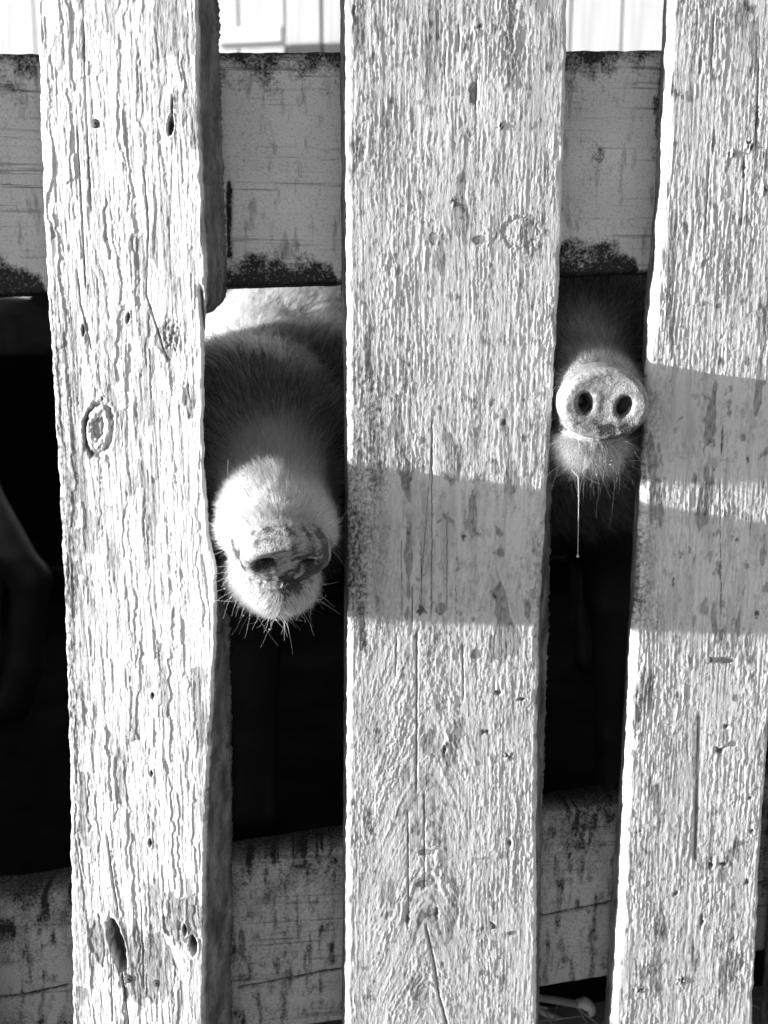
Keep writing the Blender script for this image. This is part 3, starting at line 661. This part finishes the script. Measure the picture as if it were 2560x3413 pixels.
def make_pig(name, nose, yaw, pitch, tilt, body, fine, roll=0, step=.010, scale=1.0, sun_tones=True, mud_shade_k=.15, dr=.0295, fr=.0405):
    """nose: world place of the snout; yaw/pitch: where the skull lies from the snout; body: list of (kind, args, blend) in world coordinates"""
    cp, sp = math.cos(pitch), math.sin(pitch)
    A = np.array([math.sin(yaw) * cp, math.cos(yaw) * cp, sp]); Rr = np.array([math.cos(yaw), -math.sin(yaw), 0.0]); Uu = np.cross(Rr, A)
    c, s = math.cos(roll), math.sin(roll); Rr, Uu = Rr * c + Uu * s, Uu * c - Rr * s
    B = np.stack([A, Rr, Uu], 1).astype(np.float32)
    nose = np.asarray(nose, np.float32)
    def sdf(p):
        p = p.astype(np.float32)
        d = head_sdf(((p - nose) @ B) / scale, tilt, dr, fr) * scale
        for kind, args, k in body:
            d = smin(d, (rcone if kind == 'c' else ell)(p, *args), k)
        return d
    # grid: fine round the snout, coarse elsewhere
    pts = [nose - .06, nose + .06, nose + A * .5 + .15, nose + A * .5 - .15]
    for kind, args, k in body:
        if kind == 'c': r = max(args[2], args[3]) + .03; pts += [np.array(args[0]) - r, np.array(args[0]) + r, np.array(args[1]) - r, np.array(args[1]) + r]
        else: pts += [np.array(args[0]) - np.array(args[1]) - .03, np.array(args[0]) + np.array(args[1]) + .03]
    lo, hi = np.min(pts, 0), np.max(pts, 0)
    fc = nose + A * .06
    axes = []
    for i, hw in enumerate((.062, .085, .072)):
        if fine is None: axes.append(np.arange(lo[i], hi[i] + step, step)); continue
        a, b = fc[i] - hw, fc[i] + hw
        axes.append(np.concatenate([np.arange(a - step, lo[i] - step, -step)[::-1], np.arange(a, b, fine), np.arange(b + step * .5, hi[i] + step, step)]))
    gx, gy, gz = axes; nx, ny, nz = len(gx), len(gy), len(gz)
    val = np.empty((nx, ny, nz), np.float32)
    for i in range(0, nx, 16):
        X, Y, Z = np.meshgrid(gx[i:i + 16], gy, gz, indexing='ij')
        val[i:i + 16] = sdf(np.stack([X, Y, Z], -1).reshape(-1, 3)).reshape(X.shape)
    ins = val < 0
    cs = np.zeros((nx - 1, ny - 1, nz - 1), np.int8)
    for di in (0, 1):
        for dj in (0, 1):
            for dk in (0, 1): cs += ins[di:nx - 1 + di, dj:ny - 1 + dj, dk:nz - 1 + dk]
    act = (cs > 0) & (cs < 8); I, J, K = np.nonzero(act)
    ids = np.full(act.shape, -1, np.int64); ids[act] = np.arange(len(I))
    acc = np.zeros((len(I), 3)); cnt = np.zeros(len(I))
    for ax in range(3):
        for o1 in (0, 1):
            for o2 in (0, 1):
                o = [0, 0, 0]; oth = [a for a in range(3) if a != ax]; o[oth[0]] = o1; o[oth[1]] = o2
                i0 = [I + o[0], J + o[1], K + o[2]]; i1 = [q.copy() for q in i0]; i1[ax] = i1[ax] + 1
                v0, v1 = val[tuple(i0)], val[tuple(i1)]; mk = (v0 < 0) != (v1 < 0)
                t = np.where(mk, v0 / np.where(mk, v0 - v1, 1), 0)
                P0 = np.stack([gx[i0[0]], gy[i0[1]], gz[i0[2]]], 1); P1 = np.stack([gx[i1[0]], gy[i1[1]], gz[i1[2]]], 1)
                acc += np.where(mk[:, None], P0 + t[:, None] * (P1 - P0), 0); cnt += mk
    V = acc / cnt[:, None]
    quads = []
    for ax in range(3):
        sl0 = [slice(None)] * 3; sl1 = [slice(None)] * 3; sl0[ax] = slice(0, -1); sl1[ax] = slice(1, None)
        ch = ins[tuple(sl0)] != ins[tuple(sl1)]
        a, b_, c_ = np.nonzero(ch); idx = [a, b_, c_]; oth = [q for q in range(3) if q != ax]
        ok = np.ones(len(a), bool)
        for q in oth: ok &= (idx[q] > 0) & (idx[q] < val.shape[q] - 1)
        idx = [q[ok] for q in idx]; first = ins[tuple(idx)]
        def cell(d1, d2):
            z = [q.copy() for q in idx]; z[oth[0]] = z[oth[0]] + d1; z[oth[1]] = z[oth[1]] + d2; return ids[tuple(z)]
        Q = np.stack([cell(-1, -1), cell(0, -1), cell(0, 0), cell(-1, 0)], 1)
        flip = first if ax != 1 else ~first
        Q[~flip] = Q[~flip][:, ::-1]; quads.append(Q)
    Q = np.concatenate(quads)
    def grad(p, e=.0008):
        g = np.stack([sdf(p + np.eye(3)[i] * e) - sdf(p - np.eye(3)[i] * e) for i in range(3)], 1) / (2 * e); return g
    for it in range(2):
        g = grad(V); f = sdf(V); V = V - np.clip(f / np.maximum((g * g).sum(1), .3), -.004, .004)[:, None] * g
    g = grad(V); N = g / np.maximum(np.linalg.norm(g, axis=1), 1e-6)[:, None]
    L = (V - nose) @ B / scale
    nearhead = sstep(.3, .1, L[:, 0])
    V = V + N * (.0006 * noise3(V * 300, 3) + .0007 * noise3(V * 110, 5))[:, None] * nearhead[:, None]
    o = mesh_from(name, V, Q, M_SKIN)
    ct, st = math.cos(tilt), math.sin(tilt)
    w = (L[:, 0] - .016) * ct + (L[:, 2] - .002) * st; v = -(L[:, 0] - .016) * st + (L[:, 2] - .002) * ct
    front = sstep(.012, .004, w) * sstep(.041, .037, np.hypot(L[:, 1], v / .88))
    attr(o, 'nose', front); attr(o, 'head', sstep(.3, .15, L[:, 0]))
    attr(o, 'pale', np.maximum(sstep(.15, .09, L[:, 0]) * np.where(L[:, 2] < -.03, .25, .46), sstep(.33, .38, L[:, 0]) * sstep(.55, .65, V[:, 2])) if sun_tones else .25 + 0 * front)  # paler skin painted where the sun falls: muzzle and back
    nz_ = noise3(V * 150, 21) + .6 * noise3(V * 340, 22); nb_ = noise3(V * 60, 25)
    mud_shade = np.clip((.55 + .5 * mud_shade_k) * np.exp(-((v + .019 + .005 * nb_) / .008)**2) * (w < .02) * (1.0 + 2.2 * nb_ + 3.2 * nz_) * (.75 + 8 * L[:, 1]), 0, 1) + np.clip(1.1 * sstep(-.004, .014, L[:, 1]) * front * (.55 + 1.5 * nz_ + .5 * nb_) * sstep(.026, .012, v), 0, 1) * mud_shade_k + .35 * sstep(.026, .008, np.abs(w + .002)) * np.exp(-((v - .024) / .008)**2)  # mud on the snout, plus shade painted over the disc's right side
    for s in (-1, 1): mud_shade = np.maximum(mud_shade, (.62 + .5 * nz_) * np.exp(-(np.hypot((L[:, 1] - s * .0165) / 1.1, v + .002) / (.0115 + .004 * nz_))**4) * (w < .012))
    mud_shade = mud_shade * (L[:, 0] < .1) * sstep(-.040, -.032, L[:, 2])
    mud_shade = np.clip(mud_shade * (1 + .9 * noise3(V * 120, 9)), 0, 1)
    if sun_tones: mud_shade = np.maximum(mud_shade, np.clip(sstep(.52, .40, V[:, 2]) * (L[:, 0] > .16) * (1.1 + .5 * noise3(V * 30, 2)), 0, 1))   # legs and belly darkened in colour, standing in for the pen's shade
    else: mud_shade = np.clip(np.maximum(.55, 1.3 * sstep(.36, .29, V[:, 2])) * (1 + .5 * noise3(V * 30, 2)), 0, 1)  # other pigs: shade painted in, dim all over and darker down the shanks
    if mud_shade_k > .5: mud_shade = np.clip(mud_shade * 1.25 + .8 * front * np.clip(.12 + .5 * nb_ + 1.5 * nz_, 0, 1), 0, 1)
    attr(o, 'dirt_shade', mud_shade)
    return o, dict(V=V, N=N, Q=Q, L=L, A=A, R=Rr, U=Uu, nose=nose, w=w, v=v, front=front, scale=scale)

def strands(name, parent, P0, D, Ln, bend, rad, mat, npt=5, kind='stuff'):
    n = len(P0); t = np.linspace(0, 1, npt)
    P = P0[:, None] + D[:, None] * (Ln[:, None, None] * t[None, :, None]) + bend[:, None] * (Ln[:, None, None] * (t**2)[None, :, None])
    hc = bpy.data.hair_curves.new(name); hc.add_curves([npt] * n)
    hc.attributes['position'].data.foreach_set('vector', P.astype(np.float32).ravel())
    ra = hc.attributes.get('radius') or hc.attributes.new('radius', 'FLOAT', 'POINT')
    rr = (rad[:, None] if hasattr(rad, 'shape') else np.full((n, 1), rad)) * (1 - .85 * t[None]**1.5)
    ra.data.foreach_set('value', rr.astype(np.float32).ravel())
    hc.materials.append(mat)
    o = bpy.data.objects.new(name, hc); COL.objects.link(o); o.parent = parent
    if kind: o['kind'] = kind
    return o, P

def fur(pig, G, count, amin, amax, seed, chin=1.3, mat=None, soft=.0):
    r = np.random.default_rng(seed)
    V, N, Q, L = G['V'], G['N'], G['Q'], G['L']
    fc = L[Q].mean(1); fa = .5 * np.linalg.norm(np.cross(V[Q[:, 2]] - V[Q[:, 0]], V[Q[:, 3]] - V[Q[:, 1]]), axis=1)
    wgt = fa * np.where(fc[:, 2] < -.03, 1.0, sstep(amin, amin + .01, fc[:, 0])) * (fc[:, 0] < amax + .03) * (V[Q].mean(1)[:, 2] > .46) * np.where((G['w'][Q].mean(1) < .015) & (fc[:, 2] > -.030), 0.0, 1.0)
    wgt = wgt * (sstep(amin - .025, amin + .025, fc[:, 0]) if amin > .1 else 1) * (sstep(amax + .025, amax - .025, fc[:, 0]) if amax < .2 else 1)
    wgt = wgt * np.where(fc[:, 0] < .13, 2.2, 1) * np.where(fc[:, 0] > .42, .5, 1)
    k = r.choice(len(Q), count, p=wgt / wgt.sum())
    a, b = r.random((count, 1)), r.random((count, 1))
    q = Q[k]; bil = lambda X: X[q[:, 0]] * (1 - a) * (1 - b) + X[q[:, 1]] * a * (1 - b) + X[q[:, 2]] * a * b + X[q[:, 3]] * (1 - a) * b
    P, Nn, l = bil(V), bil(N), bil(L); Nn /= np.linalg.norm(Nn, axis=1)[:, None]
    flow = G['A'][None] + 0 * P                               # lies back from the snout
    flow = flow + .5 * G['U'][None] * sstep(.1, .2, l[:, :1]) * np.sign(l[:, 2:3])
    flow = flow - .7 * G['R'][None] * np.tanh(-l[:, 1:2] * 20) * sstep(.08, .2, l[:, :1])
    chn = (l[:, 2:3] < -.03) & (l[:, :1] < .09); flow = np.where(chn, .45 * G['A'][None] - 1.0 * G['U'][None] + .35 * np.sign(l[:, 1:2]) * G['R'][None], flow)
    T = flow - (flow * Nn).sum(1)[:, None] * Nn; T /= np.maximum(np.linalg.norm(T, axis=1), 1e-6)[:, None]
    wv = np.stack([noise3(P * 55, 1), noise3(P * 55, 4), noise3(P * 55, 8)], 1)
    fine_ = r.normal(0, 1, P.shape) * np.where((l[:, 2:3] < -.03) & (l[:, :1] < .07), .16 * chin, .16)
    lift = .38 + .45 * sstep(.12, .03, l[:, :1])
    D = T + lift * Nn + .55 * wv + fine_; D /= np.linalg.norm(D, axis=1)[:, None]
    ln = np.interp(l[:, 0], [.02, .05, .09, .16, .3, .45, .9], [.006, .012, .017, .026, .032, .034, .028]) * r.uniform(.55, 1.25, count) * np.where((l[:, 2] < -.03) & (l[:, 0] < .07), chin, 1)
    bend = -.35 * Nn * r.uniform(.2, 1, (count, 1)) + T * .2 + .12 * wv - np.array([0, 0, .12])
    return strands('fur', pig, P, D, ln, bend, (.00014 + .00015 * sstep(.06, .16, l[:, 0])) * r.uniform(.6, 1.3, count), mat or M_HAIR_SHADED)

def whiskers(pig, G, count, seed, umax=-.022, lng=.03, rad=.00032):
    r = np.random.default_rng(seed); V, N, L = G['V'], G['N'], G['L']
    ok = np.nonzero((L[:, 2] < umax) & (L[:, 0] < .085) & (L[:, 0] > -.005) & (G['front'] < .2))[0]
    k = r.choice(ok, count); P, Nn, l = V[k], N[k], L[k]
    D = Nn + .7 * r.normal(0, 1, P.shape) + np.array([0, -.05, -.15]) - .5 * G['A'] * r.uniform(0, 1, (count, 1)); D /= np.linalg.norm(D, axis=1)[:, None]
    D = D - np.minimum((D * Nn).sum(1) - .15, 0)[:, None] * Nn
    ln = lng * r.uniform(.35, 1.15, count); n = 8; t = np.linspace(0, 1, n)
    curl = np.array([0, .2, -.3]) + r.normal(0, .55, P.shape)
    C = P[:, None] + D[:, None] * (ln[:, None, None] * t[None, :, None]) + curl[:, None] * (ln[:, None, None] * (t**2)[None, :, None])
    C += np.cumsum(r.normal(0, .0006, C.shape), 1) * t[None, :, None]
    o = hair_object('whiskers', pig, C, rad * r.uniform(.5, 1.25, count), M_HAIR_PALE, .6)
    ok = np.nonzero((np.abs(L[:, 1]) > .03) & (L[:, 0] < .13) & (L[:, 0] > .03) & (L[:, 2] > -.02))[0]
    k = r.choice(ok, 34); P, Nn = V[k], N[k]; D = Nn + .45 * r.normal(0, 1, P.shape); D /= np.linalg.norm(D, axis=1)[:, None]
    strands('whiskers', pig, P, D, lng * r.uniform(.4, 1.1, 34), r.normal(0, .4, P.shape), .00024, M_HAIR_PALE, 7)
    return C
def hair_object(name, parent, P, rad, mat, taper=.85):
    n, npt = P.shape[:2]; t = np.linspace(0, 1, npt)
    hc = bpy.data.hair_curves.new(name); hc.add_curves([npt] * n)
    hc.attributes['position'].data.foreach_set('vector', P.astype(np.float32).ravel())
    ra = hc.attributes.get('radius') or hc.attributes.new('radius', 'FLOAT', 'POINT')
    rr = np.broadcast_to(np.asarray(rad).reshape(-1, 1), (n, 1)) * (1 - taper * t[None]**1.5)
    ra.data.foreach_set('value', rr.astype(np.float32).ravel())
    hc.materials.append(mat)
    o = bpy.data.objects.new(name, hc); COL.objects.link(o); o.parent = parent; o['kind'] = 'stuff'
    return o

def balls(name, parent, pts, rad, mat, nseg=8):
    v, f = [], []
    for p, r in zip(pts, rad):
        b = len(v)
        for i in range(nseg + 1):
            th = math.pi * i / nseg
            for j in range(nseg): ph = 2 * math.pi * j / nseg; v.append((p[0] + r * math.sin(th) * math.cos(ph), p[1] + r * math.sin(th) * math.sin(ph), p[2] + r * math.cos(th)))
        for i in range(nseg):
            for j in range(nseg): f.append((b + i * nseg + j, b + (i + 1) * nseg + j, b + (i + 1) * nseg + (j + 1) % nseg, b + i * nseg + (j + 1) % nseg))
    return mesh_from(name, v, f, mat, parent)

def eyes(pig, G):
    for s in (-1, 1):
        c = G['nose'] + G['scale'] * (G['A'] * .178 + G['R'] * s * .060 + G['U'] * .034)
        balls('eye', pig, [c], [.0125 * G['scale']], M_EYE, 14)

def legs(x, y, zs, splay, r=1.0, front=True, hoofy=0.0):
    """one leg from the shoulder / hip down to the hoof, as body pieces"""
    if front:
        return [('c', ((x, y, zs), (x + splay, y + .01, .34), .085 * r, .052 * r), .05), ('c', ((x + splay, y + .01, .34), (x + splay, y, .12), .050 * r, .034 * r), .03), ('c', ((x + splay, y, .12), (x + splay, y - .025, .02), .034 * r, .038 * r), .02)]
    return [('c', ((x, y, zs), (x + splay, y - .07, .42), .13 * r, .085 * r), .06), ('c', ((x + splay, y - .07, .42), (x + splay, y + .06, .25), .075 * r, .042 * r), .03), ('c', ((x + splay, y + .06, .25), (x + splay, y + .03, .10), .036 * r, .032 * r), .02), ('c', ((x + splay, y + .03, .10), (x + splay, y, .02), .033 * r, .038 * r), .02)]

def torso(xh, yh, zh, xs, ys, yaw, length=.75, zb=.56, r=.20, top=.0):
    """neck from (xh,yh,zh) to the shoulders at (xs,ys), trunk behind"""
    dx, dy = math.sin(yaw), math.cos(yaw)
    e = (xs + dx * length, ys + dy * length)
    b = [('c', ((xh, yh, zh), (xs, ys, zb + .02), .095, .165), .07),
         ('c', ((xs, ys, zb), (xs + dx * length * .55, ys + dy * length * .55, zb - .01), r * .92, r * 1.06), .08),
         ('c', ((xs + dx * length * .5, ys + dy * length * .5, zb), (e[0], e[1], zb + .025), r * 1.04, r * .93), .08)]
    px, py = dy, -dx
    for s in (-1, 1):
        b += legs(xs + px * s * .10 + dx * .02, ys + py * s * .10 + dy * .02, zb - .08, s * .01)
        b += legs(e[0] + px * s * .10 - dx * .02, e[1] + py * s * .10 - dy * .02, zb - .04, s * .015, .95, False)
    t0 = np.array([e[0] + dx * r * .85, e[1] + dy * r * .85, zb + .10])
    b += [('c', (t0, t0 + np.array([dx * .05 + .02, dy * .05, -.06]), .014, .009), .02), ('c', (t0 + np.array([dx * .05 + .02, dy * .05, -.06]), t0 + np.array([dx * .03 + .04, dy * .03, -.11]), .009, .006), .01)]
    return b, e
def hooves(pig, G, pts):
    for x, y in pts:
        for s in (-1, 1):
            v, f = lathe([(.012, .0), (.022, .004), (.020, .03), (.012, .045)], 10)
            o = mesh_from('hoof', v, f, M_HOOF, pig); o.rotation_euler = (R(90), 0, 0); o.location = (x + s * .017, y - .028, .018)

# pig in the left-hand gap: head held low, snout well out in the sun
n1 = at(962, 1862, -.078)
pitch1 = R(11)
hd = n1 + np.array([math.sin(R(-8)) * math.cos(pitch1), math.cos(R(-8)) * math.cos(pitch1), math.sin(pitch1)]) * .31
tb, e1_ = torso(hd[0], hd[1], hd[2] - .02, .055, hd[1] + .33, R(0), .70, .625, .205)
pig1, G1 = make_pig('pig', n1, R(-8), pitch1, R(42), tb, .0022, R(-4), mud_shade_k=1.0, dr=.0285, fr=.0455)
tag(pig1, 'bristly pig, head lowered, sunlit muzzle out between the left and middle planks', 'pig', 'pigs in the pen')
fur(pig1, G1, 30000, .012, .125, 11, mat=M_HAIR_PALE); fur(pig1, G1, 28000, .125, .345, 14); fur(pig1, G1, 16000, .36, .75, 12, mat=M_HAIR_PALE)  # pale hair for sunlit muzzle and back, dark hair for shaded forehead
C = whiskers(pig1, G1, 120, 13, -.036, .019, .00028); eyes(pig1, G1)
dk = np.random.default_rng(5).choice(len(C), 26, replace=False)
d1 = balls('wet_bead', pig1, C[dk, 4], np.random.default_rng(6).uniform(.0004, .0009, 26), M_DROOL, 6); d1['kind'] = 'stuff'

# pig in the right-hand gap: only its round snout is through
n2 = at(2018, 1372, -.036)
yaw2, pitch2 = R(6), R(13)
A2 = np.array([math.sin(yaw2) * math.cos(pitch2), math.cos(yaw2) * math.cos(pitch2), math.sin(pitch2)])
hd = n2 + A2 * .31
tb, e2_ = torso(hd[0], hd[1], hd[2] - .02, hd[0] + .10, hd[1] + .30, R(14), .70, .60, .20)
pig2, G2 = make_pig('pig', n2, yaw2, pitch2, R(-8), tb, .0022, R(-5), .010, .97, dr=.0315, fr=.0365)
tag(pig2, 'pig behind the gap beside the right plank showing its round snout and dripping chin', 'pig', 'pigs in the pen')
fur(pig2, G2, 17000, .012, .07, 21, 2.3, mat=M_HAIR_MIX); fur(pig2, G2, 40000, .11, .45, 22, mat=M_HAIR_MIX); fur(pig2, G2, 9000, .06, .14, 24)
C = whiskers(pig2, G2, 520, 23, -.030, .022, .00022); eyes(pig2, G2)
dk = np.random.default_rng(8).choice(len(C), 40, replace=False)
d2 = balls('wet_bead', pig2, C[dk, 4], np.random.default_rng(9).uniform(.0004, .0009, 40), M_DROOL, 6); d2['kind'] = 'stuff'
# the thread of saliva under its chin
dp = [at(1905, 1565, -.03), at(1928, 1590, -.03), at(1929, 1650, -.03), at(1928, 1740, -.03), at(1926, 1850, -.03)]
v, f = [], []
rr_ = [.0008, .0007, .0004, .00032, .0003]
for p, r_ in zip(dp, rr_):
    for k in range(6): v.append((p[0] + r_ * math.cos(k * math.pi / 3), p[1] + r_ * math.sin(k * math.pi / 3), p[2]))
for i in range(4):
    for k in range(6): f.append((i * 6 + k, i * 6 + (k + 1) % 6, i * 6 + 6 + (k + 1) % 6, i * 6 + 6 + k))
dr = mesh_from('drool', v, f, M_DROOL, pig2)
balls('drop', dr, [at(1928, 1652, -.03)], [.0009], M_DROOL); balls('drop', dr, [at(1926, 1850, -.03) + np.array([0, 0, -.001])], [.0013], M_DROOL)

# pig standing further left, seen from the ham to the hock
hk = at(345, 1790, 1.05); 
x3, y3 = hk[0] - .10, 1.15
def side_pig(xr, y, sgn, length, zb, r):
    """stands across the picture; rump at xr, head towards -sgn"""
    b = [('c', ((xr - sgn * .28, y, zb), (xr - sgn * (.2 + length), y, zb), r * .95, r * .95), .08)]
    for s in (-1, 1):
        yy = y + s * .10; h = xr - sgn * (.16 if s < 0 else .30)
        b += [('c', ((h - sgn * .05, yy, zb - .04), (h + sgn * .015, yy, .47), .12, .075), .06), ('c', ((h + sgn * .015, yy, .47), (h + sgn * .15, yy, .27), .070, .033), .03), ('c', ((h + sgn * .15, yy, .27), (h + sgn * .13, yy, .10), .036, .032), .02), ('c', ((h + sgn * .13, yy, .10), (h + sgn * .10, yy, .02), .032, .038), .02)]
        f0 = xr - sgn * (.2 + length)
        b += [('c', ((f0, yy, zb - .06), (f0, yy, .32), .09, .052), .05), ('c', ((f0, yy, .32), (f0, yy, .02), .05, .036), .03)]
    return b
b3 = side_pig(x3 - .03, y3, 1, .6, .58, .19)
n3 = np.array([x3 - .03 - .8 - .42, y3, .52])
b3 += [('c', ((n3[0] + .28, y3, .56), (x3 - .8, y3, .60), .10, .16), .07)]
pig3, G3 = make_pig('pig', n3, R(90), R(8), R(10), b3, None, 0, .012, sun_tones=False)
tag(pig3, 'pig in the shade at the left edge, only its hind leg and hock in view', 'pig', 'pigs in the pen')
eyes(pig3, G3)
# pig behind the dark partition
p4 = at(60, 1080, 2.75)
b4 = side_pig(p4[0] - .35, 2.75, -1, .6, p4[2] - .10, .2)
n4 = np.array([p4[0] - .35 + .8 + .42, 2.75, p4[2] - .12]) 
n4 = np.array([p4[0] + .42, 2.75, p4[2] - .06]); b4 = side_pig(p4[0] - .90, 2.75, -1, .6, p4[2] - .10, .2)
b4 += [('c', ((n4[0] - .28, 2.75, n4[2] + .03), (p4[0] - .15, 2.75, p4[2] - .08), .10, .16), .07)]
pig4, G4 = make_pig('pig', n4, R(-90), R(8), R(10), b4, None, 0, .014, sun_tones=False)
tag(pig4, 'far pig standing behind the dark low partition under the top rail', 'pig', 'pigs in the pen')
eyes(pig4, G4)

# ------------------------------------------------------------------ small things on the ground
def stick(pts, r0, r1, label, group):
    v, f = [], []
    n = 10
    for i, p in enumerate(pts):
        t = i / (len(pts) - 1); r = r0 + (r1 - r0) * t
        for k in range(n): v.append((p[0], p[1] + r * math.cos(2 * math.pi * k / n), p[2] + r * math.sin(2 * math.pi * k / n) * (1 + .1 * math.sin(i * 3 + k))))
    for i in range(len(pts) - 1):
        for k in range(n): f.append((i * n + k, i * n + (k + 1) % n, (i + 1) * n + (k + 1) % n, (i + 1) * n + k))
    f.append(tuple(range(n)))
    o = mesh_from('stick', v, f, M_STICK); tag(o, label, 'stick', group); return o
ys_ = .10
sp_ = [at(1700, 3312, ys_), at(1800, 3326, ys_), at(1870, 3337, ys_), at(1925, 3346, ys_)]
st1 = stick(sp_, .0035, .0042, 'grey stick with a pale splintered end below the bottom rail', 'sticks on the ground')
tp = [at(1922, 3345, ys_ - .002), at(1945, 3342, ys_ - .004), at(1962, 3350, ys_ - .004), at(1978, 3368, ys_ - .004), at(1965, 3382, ys_ - .002)]
v, f = [], []; n = 10
for i, p in enumerate(tp):
    r_ = [.0044, .0062, .0062, .0055, .0028][i]
    for k in range(n): v.append((p[0] + r_ * .3 * math.sin(2 * math.pi * k / n), p[1] + r_ * math.cos(2 * math.pi * k / n), p[2] + r_ * math.sin(2 * math.pi * k / n)))
for i in range(4):
    for k in range(n): f.append((i * n + k, i * n + (k + 1) % n, (i + 1) * n + (k + 1) % n, (i + 1) * n + k))
f.append(tuple(range(n))); f.append(tuple(4 * n + k for k in reversed(range(n))))
e_ = mesh_from('splintered_end', v, f, M_PITH, st1)
stick([at(1760, 3345, .16), at(1800, 3368, .16), at(1860, 3395, .16), at(1930, 3430, .16)], .004, .005, 'thin dark stick lying under the pale splintered one', 'sticks on the ground')

def straw(name, n, x0, x1, y0, y1, z, seed):
    r = np.random.default_rng(seed)
    P = np.stack([r.uniform(x0, x1, n), r.uniform(y0, y1, n), np.full(n, z) + r.uniform(0, .02, n)], 1)
    a = r.uniform(0, 6.28, n); D = np.stack([np.cos(a), np.sin(a), r.normal(0, .15, n)], 1)
    o, _ = strands(name, None, P, D, r.uniform(.03, .10, n), r.normal(0, .1, P.shape), r.uniform(.0006, .0013, n), M_STRAW, 3)
    return o
tag(straw('straw', 2500, -2.2, .9, 3.3, 4.2, .03, 3), kind='stuff')
tag(straw('straw', 500, .2, 1.2, .02, .35, .0, 4), kind='stuff')
